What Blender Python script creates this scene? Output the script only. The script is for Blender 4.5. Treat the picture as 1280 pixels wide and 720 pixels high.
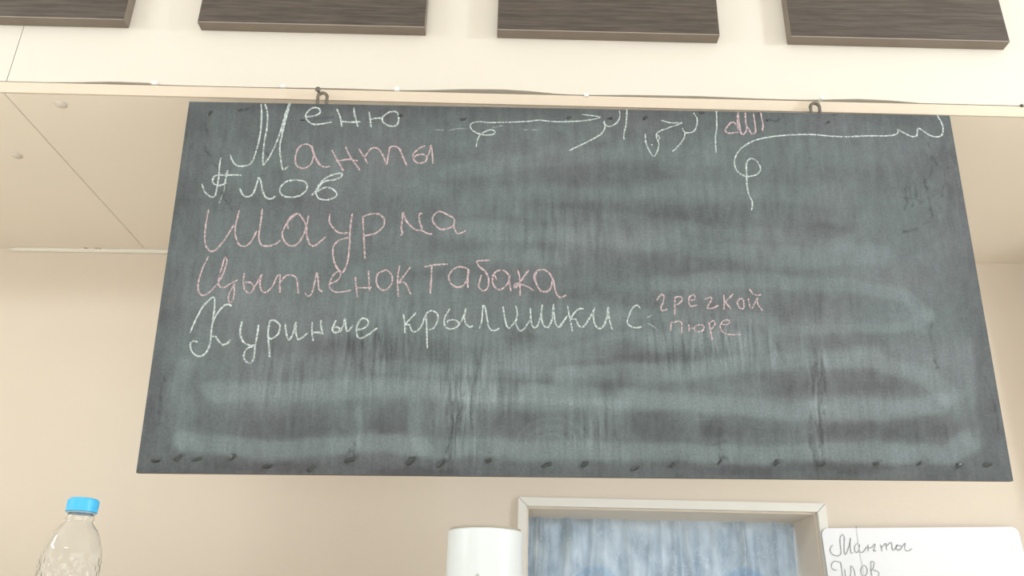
import bpy, bmesh, math, random
import numpy as np
from mathutils import Vector, Matrix

random.seed(7)
for o in list(bpy.data.objects): bpy.data.objects.remove(o)
S = bpy.context.scene
COL = S.collection

# ---------------------------------------------------------------- camera
CZ = 1.30                                   # eye height
PITCH, ROLL, FPX = 0.404966, 0.0241676, 1040.48
_f = Vector((0, math.cos(PITCH), math.sin(PITCH)))
_r = Vector((1, 0, 0)); _u = _r.cross(_f)
RR = math.cos(ROLL)*_r + math.sin(ROLL)*_u
UU = -math.sin(ROLL)*_r + math.cos(ROLL)*_u
cam_d = bpy.data.cameras.new('camera'); cam = bpy.data.objects.new('camera', cam_d); COL.objects.link(cam)
cam_d.sensor_width = 36; cam_d.lens = FPX/1280*36; cam_d.clip_start = 0.02
m = Matrix((RR, UU, -_f)).transposed().to_4x4(); m.translation = Vector((0, 0, CZ))
cam.matrix_world = m
S.camera = cam

# ---------------------------------------------------------------- light and exposure
S.view_settings.view_transform = 'Standard'; S.view_settings.look = 'None'
S.view_settings.gamma = 1; S.view_settings.use_curve_mapping = False
S.view_settings.exposure = 0.0
W = bpy.data.worlds.new('world'); S.world = W; W.use_nodes = True
W.node_tree.nodes['Background'].inputs[0].default_value = (0.75, 0.87, 1, 1)
W.node_tree.nodes['Background'].inputs[1].default_value = 2.2
def area(name, loc, rot, sx, sy, power, color):
    l = bpy.data.lights.new(name, 'AREA'); l.shape = 'RECTANGLE'; l.size = sx; l.size_y = sy
    l.energy = power; l.color = color
    o = bpy.data.objects.new(name, l); COL.objects.link(o); o.location = loc; o.rotation_euler = rot
    return o
LC = (0.885, 0.95, 1.0)
area('added_front_fill', (0.1, -2.6, .7), (math.radians(90), 0, 0), 3.6, 1.2, 34, LC)  # added low fill from the front; the wall there is closed
area('added_lamp_light', (-0.55, -1.4, 2.60), (0, 0, 0), 0.55, 0.3, 13.5, LC)  # added light under the invented ceiling lamp
area('added_wall_light', (-2.2, .1, 2.25), (0, math.radians(-90), 0), 0.12, 1.0, 14.5, LC)  # added light at the invented left wall lamp
area('added_side_fill', (-2.25, .0, 1.0), (0, math.radians(-90), 0), 1.8, .9, 6, LC)  # added side fill on the left, no doorway is built
area('added_wall_light', (2.2, .1, 2.25), (0, math.radians(90), 0), 0.12, 0.2, 24, LC)  # added light at the invented right wall lamp
area('added_side_fill', (2.25, .0, 1.0), (0, math.radians(90), 0), 1.8, .9, 12, LC)  # added side fill on the right, against a solid wall

# ---------------------------------------------------------------- measuring helpers (camera ray to a real plane)
CAM = Vector((0, 0, CZ))
def ray(x, y):
    x = float(x); y = float(y); return ((x-640)/FPX)*RR - ((y-360)/FPX)*UU + _f
def on_plane(x, y, p, n):
    d = ray(x, y); t = (Vector(p)-CAM).dot(n)/d.dot(n); return CAM + d*t
def on_y(x, y, Y): return on_plane(x, y, (0, Y, 0), Vector((0, 1, 0)))
def on_z(x, y, Z): return on_plane(x, y, (0, 0, Z), Vector((0, 0, 1)))
WN = Vector((0.0195, 1, 0)).normalized(); WP = Vector((0, 1.5825, 0))       # back wall plane
def wall_y(x): return 1.5825 - 0.0195*x
def on_wall(x, y, off=0): return on_plane(x, y, WP - WN*off, WN)
def project(P):
    q = P - np.array(CAM); a = q@np.array(RR); b = q@np.array(UU); c = q@np.array(_f)
    return a/c*FPX+640, 360-b/c*FPX

# ---------------------------------------------------------------- materials
def mat(name, color, rough=0.6, spec=0.35, noise=None, bump=None, metallic=0, **kw):
    M = bpy.data.materials.new(name); M.use_nodes = True; nt = M.node_tree
    b = nt.nodes['Principled BSDF']
    b.inputs['Base Color'].default_value = (*color, 1); b.inputs['Roughness'].default_value = rough
    b.inputs['Specular IOR Level'].default_value = spec; b.inputs['Metallic'].default_value = metallic
    for k, v in kw.items(): b.inputs[k.replace('_', ' ')].default_value = v
    tc = nt.nodes.new('ShaderNodeTexCoord')
    def noise_node(scale, stretch=(1, 1, 1), detail=4, rough_=0.6):
        mp = nt.nodes.new('ShaderNodeMapping'); mp.inputs['Scale'].default_value = stretch
        n = nt.nodes.new('ShaderNodeTexNoise'); n.inputs['Scale'].default_value = scale
        n.inputs['Detail'].default_value = detail; n.inputs['Roughness'].default_value = rough_
        nt.links.new(tc.outputs['Object'], mp.inputs[0]); nt.links.new(mp.outputs[0], n.inputs[0]); return n
    if noise:
        scale, stretch, c2, lo, hi = noise
        n = noise_node(scale, stretch); r = nt.nodes.new('ShaderNodeValToRGB')
        r.color_ramp.elements[0].position = lo; r.color_ramp.elements[1].position = hi
        r.color_ramp.elements[0].color = (*color, 1); r.color_ramp.elements[1].color = (*c2, 1)
        nt.links.new(n.outputs[0], r.inputs[0]); nt.links.new(r.outputs[0], b.inputs['Base Color'])
    if bump:
        scale, stretch, strength, dist = bump
        n = noise_node(scale, stretch); bp = nt.nodes.new('ShaderNodeBump')
        bp.inputs['Strength'].default_value = strength; bp.inputs['Distance'].default_value = dist
        nt.links.new(n.outputs[0], bp.inputs['Height']); nt.links.new(bp.outputs[0], b.inputs['Normal'])
    return M

M = {}
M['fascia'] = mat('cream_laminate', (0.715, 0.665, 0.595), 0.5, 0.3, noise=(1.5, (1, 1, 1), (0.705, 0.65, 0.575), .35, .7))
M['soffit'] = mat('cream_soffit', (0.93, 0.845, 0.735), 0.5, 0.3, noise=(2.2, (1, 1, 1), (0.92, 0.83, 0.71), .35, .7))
M['strip'] = mat('cream_edge', (0.71, 0.60, 0.485), 0.5, 0.3, noise=(6, (1, 1, 1), (0.69, 0.595, 0.48), .35, .7))
M['wall'] = mat('painted_wall', (0.79, 0.70, 0.60), 0.8, 0.2, noise=(2.0, (1, 1, 1), (0.78, 0.68, 0.57), .3, .7), bump=(120, (1, 1, 1), .15, .002))
M['dark'] = mat('dark_void', (0.05, 0.045, 0.04), 0.9)
M['white'] = mat('white_plastic', (0.86, 0.87, 0.84), 0.4)
M['wframe'] = mat('window_frame_paint', (0.86, 0.84, 0.78), 0.45, 0.4, noise=(9, (1, 1, 1), (0.87, 0.85, 0.79), .3, .7))
M['reveal'] = mat('window_reveal_paint', (0.92, 0.80, 0.67), 0.6, 0.3, noise=(9, (1, 1, 1), (0.93, 0.81, 0.68), .3, .7))
M['floor'] = mat('pale_floor', (0.86, 0.79, 0.68), 0.45, 0.4, noise=(4, (1, 1, 1), (0.83, 0.75, 0.63), .3, .7))
M['ceil'] = mat('white_ceiling', (0.85, 0.84, 0.80), 0.8)
M['room'] = mat('room_wall', (0.88, 0.83, 0.745), 0.8)
M['wenge'] = mat('wenge_laminate', (0.062, 0.049, 0.041), 0.5, 0.35, noise=(16, (1, 1, 22), (0.115, 0.092, 0.079), .38, .68), bump=(30, (1, 1, 25), .25, .001))
M['edge'] = mat('taupe_edge_band', (0.20, 0.163, 0.132), 0.5, 0.35, noise=(14, (1, 1, 12), (0.23, 0.19, 0.155), .35, .65))
M['arris'] = mat('pale_arris', (0.34, 0.29, 0.25), 0.4, 0.4)
M['board_edge'] = mat('board_edge_wood', (0.09, 0.065, 0.045), 0.7, 0.2, noise=(60, (1, 6, 6), (0.15, 0.11, 0.075), .35, .7))
M['metal'] = mat('dull_steel', (0.13, 0.115, 0.10), 0.42, 0.5, metallic=0.7, noise=(90, (1, 1, 1), (0.22, 0.20, 0.17), .35, .7))
M['nail'] = mat('painted_nail', (0.03, 0.035, 0.036), 0.35, 0.5)
M['caulk'] = mat('white_caulk', (0.90, 0.86, 0.78), 0.6)
M['rust'] = mat('reddish_chip', (0.52, 0.31, 0.24), 0.8)
M['cap'] = mat('blue_cap', (0.07, 0.50, 0.88), 0.35, 0.5)
M['paper'] = mat('white_sheet', (0.93, 0.94, 0.99), 0.4, 0.4)
M['ink'] = mat('grey_pencil', (0.34, 0.36, 0.37), 0.7)
M['seam'] = mat('faint_crease', (0.68, 0.70, 0.70), 0.7)
M['counter'] = mat('counter_top', (0.90, 0.83, 0.72), 0.4, 0.4)
M['can'] = mat('white_canister', (0.69, 0.725, 0.735), 0.35, 0.5)
M['canrim'] = mat('taupe_rim', (0.42, 0.37, 0.29), 0.5)
M['cupboard'] = mat('cupboard_wood', (0.45, 0.36, 0.26), 0.5, 0.35, noise=(12, (1, 1, .1), (0.38, 0.29, 0.2), .35, .7))

def chalk(name, c):
    X = mat(name, c, 0.95, 0.05); nt = X.node_tree; b = nt.nodes['Principled BSDF']
    tc = nt.nodes.new('ShaderNodeTexCoord'); n = nt.nodes.new('ShaderNodeTexNoise'); n.inputs['Scale'].default_value = 700
    n.inputs['Detail'].default_value = 3
    r = nt.nodes.new('ShaderNodeMapRange'); r.inputs[1].default_value = .34; r.inputs[2].default_value = .58
    r.inputs[3].default_value = 0.12; r.inputs[4].default_value = 0.98
    nt.links.new(tc.outputs['Object'], n.inputs[0]); nt.links.new(n.outputs[0], r.inputs[0]); nt.links.new(r.outputs[0], b.inputs['Alpha'])
    return X
M['chalk_white'] = chalk('white_chalk', (0.60, 0.67, 0.665))
M['chalk_pink'] = chalk('pink_chalk', (0.61, 0.47, 0.49))
M['chalk_faint'] = chalk('faint_chalk', (0.34, 0.38, 0.375))

# ---------------------------------------------------------------- object helpers
def link(name, me, m=None, parent=None, smooth=False):
    o = bpy.data.objects.new(name, me); COL.objects.link(o)
    if m is not None and not me.materials: me.materials.append(m)
    if parent: o.parent = parent
    if smooth:
        for p in me.polygons: p.use_smooth = True
    return o
def bm_obj(name, bm, m, parent=None, smooth=False):
    bmesh.ops.recalc_face_normals(bm, faces=bm.faces)
    me = bpy.data.meshes.new(name); bm.to_mesh(me); bm.free(); return link(name, me, m, parent, smooth)
def tag(o, label=None, cat=None, group=None, kind=None):
    if label: o['label'] = label
    if cat: o['category'] = cat
    if group: o['group'] = group
    if kind: o['kind'] = kind
    return o
def empty(name, loc=(0, 0, 0), **kw):
    o = bpy.data.objects.new(name, None); COL.objects.link(o); o.location = loc; o.empty_display_size = .05
    return tag(o, **kw)
def hexa(bm, pts):
    """8 points: bottom 4 (ccw), top 4"""
    v = [bm.verts.new(p) for p in pts]
    for f in ((3, 2, 1, 0), (4, 5, 6, 7), (0, 1, 5, 4), (1, 2, 6, 5), (2, 3, 7, 6), (3, 0, 4, 7)): bm.faces.new([v[i] for i in f])
def box(bm, x0, x1, y0, y1, z0, z1):
    hexa(bm, [(x0, y0, z0), (x1, y0, z0), (x1, y1, z0), (x0, y1, z0), (x0, y0, z1), (x1, y0, z1), (x1, y1, z1), (x0, y1, z1)])
def box_obj(name, dims, m, parent=None, bevel=0):
    bm = bmesh.new(); box(bm, *dims)
    if bevel: bmesh.ops.bevel(bm, geom=bm.edges[:], offset=bevel, segments=2, affect='EDGES')
    return bm_obj(name, bm, m, parent)
def lathe(bm, prof, c, n=48, fn=None):
    rings = []
    for (r, z) in prof:
        ring = []
        for k in range(n):
            a = 2*math.pi*k/n; rr = r if fn is None else fn(r, z, a)
            ring.append(bm.verts.new((c[0]+rr*math.cos(a), c[1]+rr*math.sin(a), c[2]+z)))
        rings.append(ring)
    for a, b in zip(rings, rings[1:]):
        for k in range(n): bm.faces.new((a[k], a[(k+1) % n], b[(k+1) % n], b[k]))
    return rings
def tube(bm, pts, r, n=8):
    pts = [Vector(p) for p in pts]; rings = []
    for i, p in enumerate(pts):
        t = (pts[min(i+1, len(pts)-1)]-pts[max(i-1, 0)]).normalized()
        a = t.cross(Vector((0, 1, 0)));  a = a.normalized() if a.length > 1e-4 else Vector((1, 0, 0)); b = t.cross(a).normalized()
        rr = r if not isinstance(r, (list, tuple)) else r[i]
        rings.append([bm.verts.new(p + rr*(math.cos(2*math.pi*k/n)*a+math.sin(2*math.pi*k/n)*b)) for k in range(n)])
    for a, b in zip(rings, rings[1:]):
        for k in range(n): bm.faces.new((a[k], a[(k+1) % n], b[(k+1) % n], b[k]))
    bm.faces.new(rings[0][::-1]); bm.faces.new(rings[-1])
def crom(pts, step=2.0):
    if len(pts) < 3: 
        return [tuple(np.array(pts[0])*(1-t)+np.array(pts[-1])*t) for t in np.linspace(0, 1, 8)]
    P = [np.array(p, float) for p in pts]; P = [2*P[0]-P[1]] + P + [2*P[-1]-P[-2]]; out = []
    for i in range(1, len(P)-2):
        n = max(2, int(np.linalg.norm(P[i+1]-P[i])/step))
        for k in range(n):
            t = k/n
            out.append(.5*((2*P[i])+(-P[i-1]+P[i+1])*t+(2*P[i-1]-5*P[i]+4*P[i+1]-P[i+2])*t*t+(-P[i-1]+3*P[i]-3*P[i+1]+P[i+2])*t**3))
    out.append(P[-2]); return [tuple(p) for p in out]

# ---------------------------------------------------------------- the room
X0, X1, Y0, ZC = -2.3, 2.3, -2.7, 2.72
H = CZ + 0.7512                      # underside of the bulkhead
tag(box_obj('floor', (X0-.1, X1+.1, Y0-.1, 1.75, -.08, 0), M['floor']), kind='structure')
tag(box_obj('ceiling', (X0-.1, X1+.1, Y0-.1, 1.75, ZC, ZC+.1), M['ceil']), kind='structure')
tag(box_obj('wall_left', (X0-.1, X0, Y0, 1.75, 0, ZC), M['room']), kind='structure')
tag(box_obj('wall_right', (X1, X1+.1, Y0, 1.75, 0, ZC), M['room']), kind='structure')
tag(box_obj('wall_front', (X0-.1, X1+.1, Y0-.1, Y0, 0, ZC), M['room']), kind='structure')

# back wall with the window opening
a = on_wall(658.7, 632.5); b = on_wall(1019.7, 642.0)
WX0, WX1, WZ1 = a.x, b.x, (a.z+b.z)/2
WZ0 = WZ1 - 0.55
DEP = 0.105
T = 0.15
bm = bmesh.new()
def wall_piece(bm, x0, x1, z0, z1, d0=0, d1=T):
    hexa(bm, [(x0, wall_y(x0)+d0, z0), (x1, wall_y(x1)+d0, z0), (x1, wall_y(x1)+d1, z0), (x0, wall_y(x0)+d1, z0),
              (x0, wall_y(x0)+d0, z1), (x1, wall_y(x1)+d0, z1), (x1, wall_y(x1)+d1, z1), (x0, wall_y(x0)+d1, z1)])
wall_piece(bm, X0, WX0, 0, ZC); wall_piece(bm, WX1, X1, 0, ZC); wall_piece(bm, WX0, WX1, WZ1, ZC); wall_piece(bm, WX0, WX1, 0, WZ0)
wb = tag(bm_obj('wall_back', bm, M['wall']), kind='structure')

# window: mitred face frame, painted reveals, pane behind the curtain
win = empty('window_1', ((WX0+WX1)/2, wall_y((WX0+WX1)/2), WZ0), kind='structure')
def keep(o, par):                    # parent without moving
    o.parent = par; o.matrix_parent_inverse = Matrix.Translation(par.location).inverted(); return o
FW, FP = 0.0165, 0.010
def frame_piece(name, P, Q):         # P inner edge pair, Q outer edge pair (x,z)
    bm = bmesh.new(); pts = []
    for off in (-FP, 0.0):
        for (x, z) in (P[0], P[1], Q[1], Q[0]): pts.append((x, wall_y(x)+off, z))
    hexa(bm, pts); bmesh.ops.bevel(bm, geom=bm.edges[:], offset=.0008, segments=1, affect='EDGES')
    return keep(bm_obj(name, bm, M['wframe']), win)
i0, i1, j0, j1 = WX0, WX1, WZ0, WZ1; g = .0004
frame_piece('window_frame', [(i0+g, j1), (i1-g, j1)], [(i0-FW+g, j1+FW), (i1+FW-g, j1+FW)])
frame_piece('window_frame', [(i0, j0), (i0, j1-g)], [(i0-FW, j0-FW), (i0-FW, j1+FW-g)])
frame_piece('window_frame', [(i1, j0), (i1, j1-g)], [(i1+FW, j0-FW), (i1+FW, j1+FW-g)])
frame_piece('window_frame', [(i0+g, j0), (i1-g, j0)], [(i0-FW+g, j0-FW), (i1+FW-g, j0-FW)])
for (x0, x1, z0, z1) in ((i0, i1, j1-.003, j1), (i0, i0+.003, j0, j1-.003), (i1-.003, i1, j0, j1-.003), (i0, i1, j0, j0+.003)):
    bm = bmesh.new(); wall_piece(bm, x0, x1, z0, z1, 0.0, T); keep(bm_obj('reveal', bm, M['reveal']), win)
bm = bmesh.new(); wall_piece(bm, i0+.003, i1-.003, j0+.003, j1-.003, T-.012, T-.008)
gl = mat('window_glass', (0.9, 0.95, 1), 0.05, 0.5, Transmission_Weight=1.0); keep(bm_obj('pane', bm, gl), win)

# ---------------------------------------------------------------- the bulkhead over the counter
FY = 1.05
bulk = empty('trim_1', (0, FY, H), kind='structure')
SEAM = -0.777
def bk(o): return keep(o, bulk)
# soffit panels (two, with a joint) : front edge 18 mm high
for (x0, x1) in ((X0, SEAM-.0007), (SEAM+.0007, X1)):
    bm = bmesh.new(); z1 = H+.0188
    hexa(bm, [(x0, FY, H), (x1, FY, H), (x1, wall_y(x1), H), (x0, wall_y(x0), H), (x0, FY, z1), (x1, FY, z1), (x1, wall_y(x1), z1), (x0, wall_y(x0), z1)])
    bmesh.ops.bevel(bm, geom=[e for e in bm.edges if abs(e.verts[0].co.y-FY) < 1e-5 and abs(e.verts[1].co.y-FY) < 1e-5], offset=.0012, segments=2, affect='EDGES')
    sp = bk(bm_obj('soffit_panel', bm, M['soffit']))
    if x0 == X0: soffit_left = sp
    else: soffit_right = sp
# pale facing on the front edge of the soffit boards
bm = bmesh.new(); box(bm, X0, X1, FY-.0022, FY-.0002, H+.0001, H+.0188); bk(bm_obj('edge_band', bm, M['strip']))
# fascia panels with a slightly bowed lower edge, so that the joint above the edge band opens and closes
base = CZ + .7738
gap_px = [(0, .6), (60, .6), (100, 1.2), (140, 2.6), (185, 2.2), (200, .9), (250, .6), (330, .7), (420, 1.4), (496, .9), (540, 1.8), (580, 3.4), (625, 4.0), (665, 3.0), (700, .9), (733, .8), (790, 1.8), (870, 2.2), (940, 1.4), (1000, 1.1), (1030, 1.8), (1075, 3.2), (1110, 2.6), (1150, .8), (1278, .7)]
gx = [on_y(p, 101+30*p/1278, FY).x for p, _ in gap_px]; gh = [(g_*1.75-.3)*0.00118 for _, g_ in gap_px]
def fz(x): return H+.0195 + float(np.interp(x, gx, gh))
seam_top_dx = 0.012
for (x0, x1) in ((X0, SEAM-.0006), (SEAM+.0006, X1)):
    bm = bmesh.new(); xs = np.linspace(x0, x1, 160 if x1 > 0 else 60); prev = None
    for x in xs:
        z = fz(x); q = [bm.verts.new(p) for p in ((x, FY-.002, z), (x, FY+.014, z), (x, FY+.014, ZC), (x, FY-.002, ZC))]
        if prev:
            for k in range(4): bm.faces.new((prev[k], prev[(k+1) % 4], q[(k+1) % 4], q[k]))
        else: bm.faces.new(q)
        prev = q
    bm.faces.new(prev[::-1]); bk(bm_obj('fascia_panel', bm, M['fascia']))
box_obj_dark = bk(box_obj('gap_shade_strip', (X0, X1, FY+.0145, FY+.03, H+.0192, H+.07), M['dark']))  # dark strip standing in for the shaded hollow behind the joint
# joint filler behind the vertical seam
# white packing clips in the joint
for (px, py, w, h_, m_) in ((193, 103, 8, 5, 'white'), (353.5, 107.5, 7, 4, 'white'), (496, 110.8, 7, 6, 'white'), (733, 118.7, 6, 5, 'white'), (1278, 131.5, 4, 4, 'metal')):
    p = on_y(px, py, FY-.004); w *= .0011; h_ *= .0012
    o = box_obj('spacer_clip', (p.x-w/2, p.x+w/2, FY-.0045, FY+.004, p.z-h_/2, p.z+h_/2), M[m_], None, .0008); bk(o)
# screw caps on the soffit
for (px, py) in ((76, 130), (21, 194)):
    p = on_z(px, py, H); bm = bmesh.new()
    r = lathe(bm, [(.0090, 0), (.0088, -.0015), (.0070, -.0034), (.0040, -.0044), (.0003, -.0048)], (p.x, p.y, H), 20)
    par = soffit_left if p.x < SEAM else soffit_right
    o = bm_obj('screw_cap', bm, M['fascia'], None, True); o.parent = par; o.matrix_parent_inverse = par.matrix_world.inverted() if False else Matrix.Identity(4)
    bpy.context.view_layer.update(); o.matrix_parent_inverse = par.matrix_world.inverted()
# torn white sealant bead where soffit meets wall
bm = bmesh.new(); pts = []; rad = []
for px in range(12, 226, 5):
    q = on_wall(px, 309 + (px-12)*0.027); x = q.x
    t_ = min(1, (px-10)/12); pts.append((x, wall_y(x)-.003, H-.0035+random.uniform(-.0004, .0004))); rad.append(.0044*t_+random.uniform(0, .0012))
tube(bm, pts, rad, 8); keep(bm_obj('sealant_bead', bm, M['caulk'], None, True), wb)
for (px, py, w) in ((107, 308.6, 7), (120.5, 308.4, 8), (125, 310, 3)):
    p = on_wall(px, py+1, .009); bm = bmesh.new(); bmesh.ops.create_icosphere(bm, subdivisions=2, radius=1)
    for v in bm.verts:
        v.co = Vector((p.x+v.co.x*w*.0008*(1+random.uniform(-.2, .2)), p.y+.003+v.co.y*.003, p.z+v.co.z*.0018*(1+random.uniform(-.3, .3))))
    keep(bm_obj('sealant_chip', bm, M['rust'], None, True), wb)

# ---------------------------------------------------------------- dark wood panels on the fascia
names = ['leftmost, cut by the frame', 'second from left, above the left loop', 'third from left', 'rightmost']
edges = [((-130, 28), (161, 35.3)), ((252, 37.2), (532.2, 45.5)), ((621.5, 48), (896, 53.7)), ((984, 55.7), (1254, 62.5))]
PY = FY-.002; PT = .0195
for i, (l, r) in enumerate(edges):
    A = on_y(*l, PY); B = on_y(*r, PY); zb = (B.z if i == 0 else (A.z+B.z)/2)
    if i == 0: A.x = B.x-(.355)
    root = empty('wood_panel', ((A.x+B.x)/2, PY, zb), label='dark wenge wood panel on cream fascia, '+names[i], cat='panel', group=None)
    x0, x1 = A.x, B.x; y1 = PY; y0 = PY-PT; z1 = zb+.30; e = .0008
    sk = ((B.z-A.z)*0)
    keep(box_obj('board_core', (x0+e, x1-e, y0, y1, zb+e, z1-e), M['wenge']), root)
    keep(box_obj('edge_band', (x0+e, x1-e, y0+.0006, y1, zb, zb+e), M['edge']), root)
    keep(box_obj('edge_band', (x0+e, x1-e, y0+.0006, y1, z1-e, z1), M['edge']), root)
    keep(box_obj('edge_band', (x0, x0+e, y0+.0006, y1, zb, z1), M['edge']), root)
    keep(box_obj('edge_band', (x1-e, x1, y0+.0006, y1, zb, z1), M['edge']), root)
    tag(keep(box_obj('edge_line', (x0+e, x1-e, y0-.0002, y0+.0006, zb, zb+.0011), M['arris']), root), label='thin pale line along lower edge')

# ---------------------------------------------------------------- the chalkboard
BW, BH, BT = 1.1218, 0.5313, 0.010
def rotv(w):
    w = np.array(w); t = np.linalg.norm(w); k = w/t; K = np.array([[0, -k[2], k[1]], [k[2], 0, -k[0]], [-k[1], k[0], 0]])
    return np.eye(3)+np.sin(t)*K+(1-np.cos(t))*K@K
BR = rotv([0.09174623, -0.01659646, 0.01526956]); BO = np.array([0.0833386, 1.022, 0.72778564+CZ])
BMAT = Matrix([list(BR[i])+[BO[i]] for i in range(3)]+[[0, 0, 0, 1]])     # local: x right, -z down the face, +y to the wall
board = empty('chalkboard', (0, 0, 0), label='large black chalkboard menu hanging on two metal loops from the bulkhead edge', cat='chalkboard')
board.matrix_world = BMAT
bn = Vector(BR[:, 1]); BINV = BMAT.inverted()
def to_board(x, y): 
    p = on_plane(x, y, BO, bn); q = BINV@p; return q.x, q.z
# face: a fine grid carrying the wiped-chalk pattern as a colour attribute
NX, NZ = 720, 350
bx = np.linspace(-BW/2, BW/2, NX); bz = np.linspace(0, -BH, NZ)
GX, GZ = np.meshgrid(bx, bz); LP = np.stack([GX.ravel(), np.zeros(GX.size), GZ.ravel()], -1)
PX, PYY = project(LP@BR.T+BO); PX = PX.reshape(NZ, NX); PYY = PYY.reshape(NZ, NX)
rng = np.random.default_rng(3)
def vnoise(sx, sy, seed):           # smooth value noise sampled at the wiped pattern's own coordinates
    r_ = np.random.default_rng(seed); n = r_.random((int(800/sy)+3, int(1400/sx)+3))
    u = PX/sx; v = PYY/sy; i = np.floor(u).astype(int).clip(0, n.shape[1]-2); j = np.floor(v).astype(int).clip(0, n.shape[0]-2)
    fu = u-i; fv = v-j; fu = fu*fu*(3-2*fu); fv = fv*fv*(3-2*fv)
    return (n[j, i]*(1-fu)+n[j, i+1]*fu)*(1-fv)+(n[j+1, i]*(1-fu)+n[j+1, i+1]*fu)*fv-.5
WXc = PX + 14*vnoise(40, 30, 21); WYc = PYY + 7*vnoise(60, 26, 22)+3*vnoise(16, 9, 23)
def dist(poly, X=None, Y=None):
    X = WXc if X is None else X; Y = WYc if Y is None else Y
    d = np.full(X.shape, 1e9)
    for (x0, y0), (x1, y1) in zip(poly, poly[1:]):
        vx, vy = x1-x0, y1-y0; t = (((X-x0)*vx+(Y-y0)*vy)/(vx*vx+vy*vy)).clip(0, 1)
        d = np.minimum(d, np.hypot(X-x0-t*vx, Y-y0-t*vy))
    return d
F = np.zeros(PX.shape)
def wipe(poly, hw, amt, soft=.42):
    global F
    d = dist(poly); w = 1/(1+np.exp((d-hw)/(hw*soft*.35))); F = F + amt*w
def blot(x, y, rx, ry, amt, p=2.0):
    global F
    d = ((np.abs(WXc-x)/rx)**p+(np.abs(WYc-y)/ry)**p); F = F - amt/(1+d**2.5)
# wiped area as a whole (lighter than the rim of bare paint)
wipe([(300, 200), (600, 200), (1050, 220)], 40, .10); wipe([(260, 330), (600, 330), (1120, 330)], 60, .10)
wipe([(300, 450), (700, 450), (1120, 470)], 90, .20, .4)
for a_ in (([(560, 215), (700, 195), (800, 190), (900, 200)], 9, .16), ([(540, 240), (680, 245), (860, 235), (1050, 250)], 11, .14),
           ([(560, 285), (740, 292), (950, 320), (1100, 318)], 12, .24), ([(560, 258), (640, 262)], 8, .12),
           ([(640, 262), (900, 290), (1060, 300)], 8, .12),
           ([(520, 330), (600, 318), (700, 322)], 9, .14),
           ([(820, 352), (960, 350), (1060, 356), (1130, 372), (1160, 396)], 9, .24), ([(1160, 396), (1130, 412), (1060, 414), (960, 412)], 6, .16),
           ([(700, 382), (820, 392), (960, 398)], 8, .14), ([(540, 410), (640, 425), (780, 400)], 10, .12),
           ([(620, 450), (700, 444), (770, 430), (850, 424), (950, 428)], 12, .24),
           ([(470, 458), (560, 462), (660, 466), (760, 466)], 8, .22), ([(700, 470), (850, 462), (1000, 448), (1090, 450), (1165, 474), (1190, 500)], 11, .28),
           ([(270, 492), (360, 490), (480, 484), (600, 488), (720, 496), (860, 502), (1000, 512), (1120, 514), (1180, 506)], 13, .38),
           ([(560, 500), (640, 506), (780, 508)], 10, .18),
           ([(230, 552), (330, 562), (470, 556), (560, 560), (700, 563), (860, 566), (1000, 566), (1100, 566), (1180, 568), (1210, 552)], 12, .42),
           ([(232, 460), (226, 510), (226, 550)], 13, .26), ([(1205, 430), (1212, 500), (1214, 550)], 13, .20),
           ([(448, 510), (446, 560)], 4, .22), ([(520, 505), (530, 560)], 9, .32), ([(590, 470), (588, 560)], 5, .12),
           ([(750, 170), (700, 185), (560, 205), (520, 230)], 6, .07), ([(560, 160), (700, 158)], 4, .10)): wipe(*a_)
for b_ in ((490, 528, 32, 20, .34), (380, 528, 50, 16, .24), (640, 528, 38, 18, .24), (820, 530, 34, 20, .38), (896, 534, 16, 12, .34), (950, 530, 30, 14, .22),
           (1070, 478, 80, 18, .32), (1110, 536, 90, 14, .30), (975, 485, 26, 20, .22), (635, 477, 18, 16, .34), (675, 474, 10, 7, .26), (762, 476, 26, 20, .34),
           (860, 330, 60, 16, .14), (820, 440, 60, 14, .24), (780, 438, 40, 12, .22), (650, 422, 22, 8, .30), (1030, 385, 90, 16, .18), (900, 385, 60, 14, .14),
           (760, 375, 70, 14, .20), (1080, 425, 70, 9, .18), (1040, 540, 30, 12, .15), (1030, 290, 30, 10, .22), (860, 268, 60, 14, .16), (770, 220, 60, 14, .16),
           (690, 268, 80, 18, .14), (580, 228, 30, 14, .12), (500, 440, 70, 22, .16), (330, 545, 60, 5, .05), (1060, 584, 60, 7, .22), (340, 584, 70, 7, .16), (520, 588, 60, 5, .18),
           (920, 588, 50, 8, .20), (270, 440, 20, 12, .08), (420, 430, 40, 12, .12), (560, 340, 50, 8, .10), (340, 175, 60, 20, .06)): blot(*b_)
# arm tracks inside wipes (pale arcs)
for cx, cy, r0 in ((690, 560, 34), (690, 560, 46), (690, 560, 22)):
    d = np.abs(np.hypot((PX-cx), (PYY-cy)*1.25)-r0)*(1+0*PX); F = F + .16*np.exp(-(d/1.6)**2)*(PYY < cy-4)
F += .10*vnoise(5, 5, 61)+.16*vnoise(34, 18, 1)+.12*vnoise(9, 60, 2)+.10*vnoise(6, 10, 5)+.12*vnoise(90, 40, 8)+.07*vnoise(4, 24, 9)
# bare margin left, right and top
edge_d = np.minimum(np.minimum((GX+BW/2)*1.0, (BW/2-GX)), np.minimum(-GZ*2.0, (GZ+BH)*1.5))
F -= .16*np.exp(-(edge_d/.035)**2)
val = np.clip(.36+F*.98, 0, 1.3)
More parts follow.
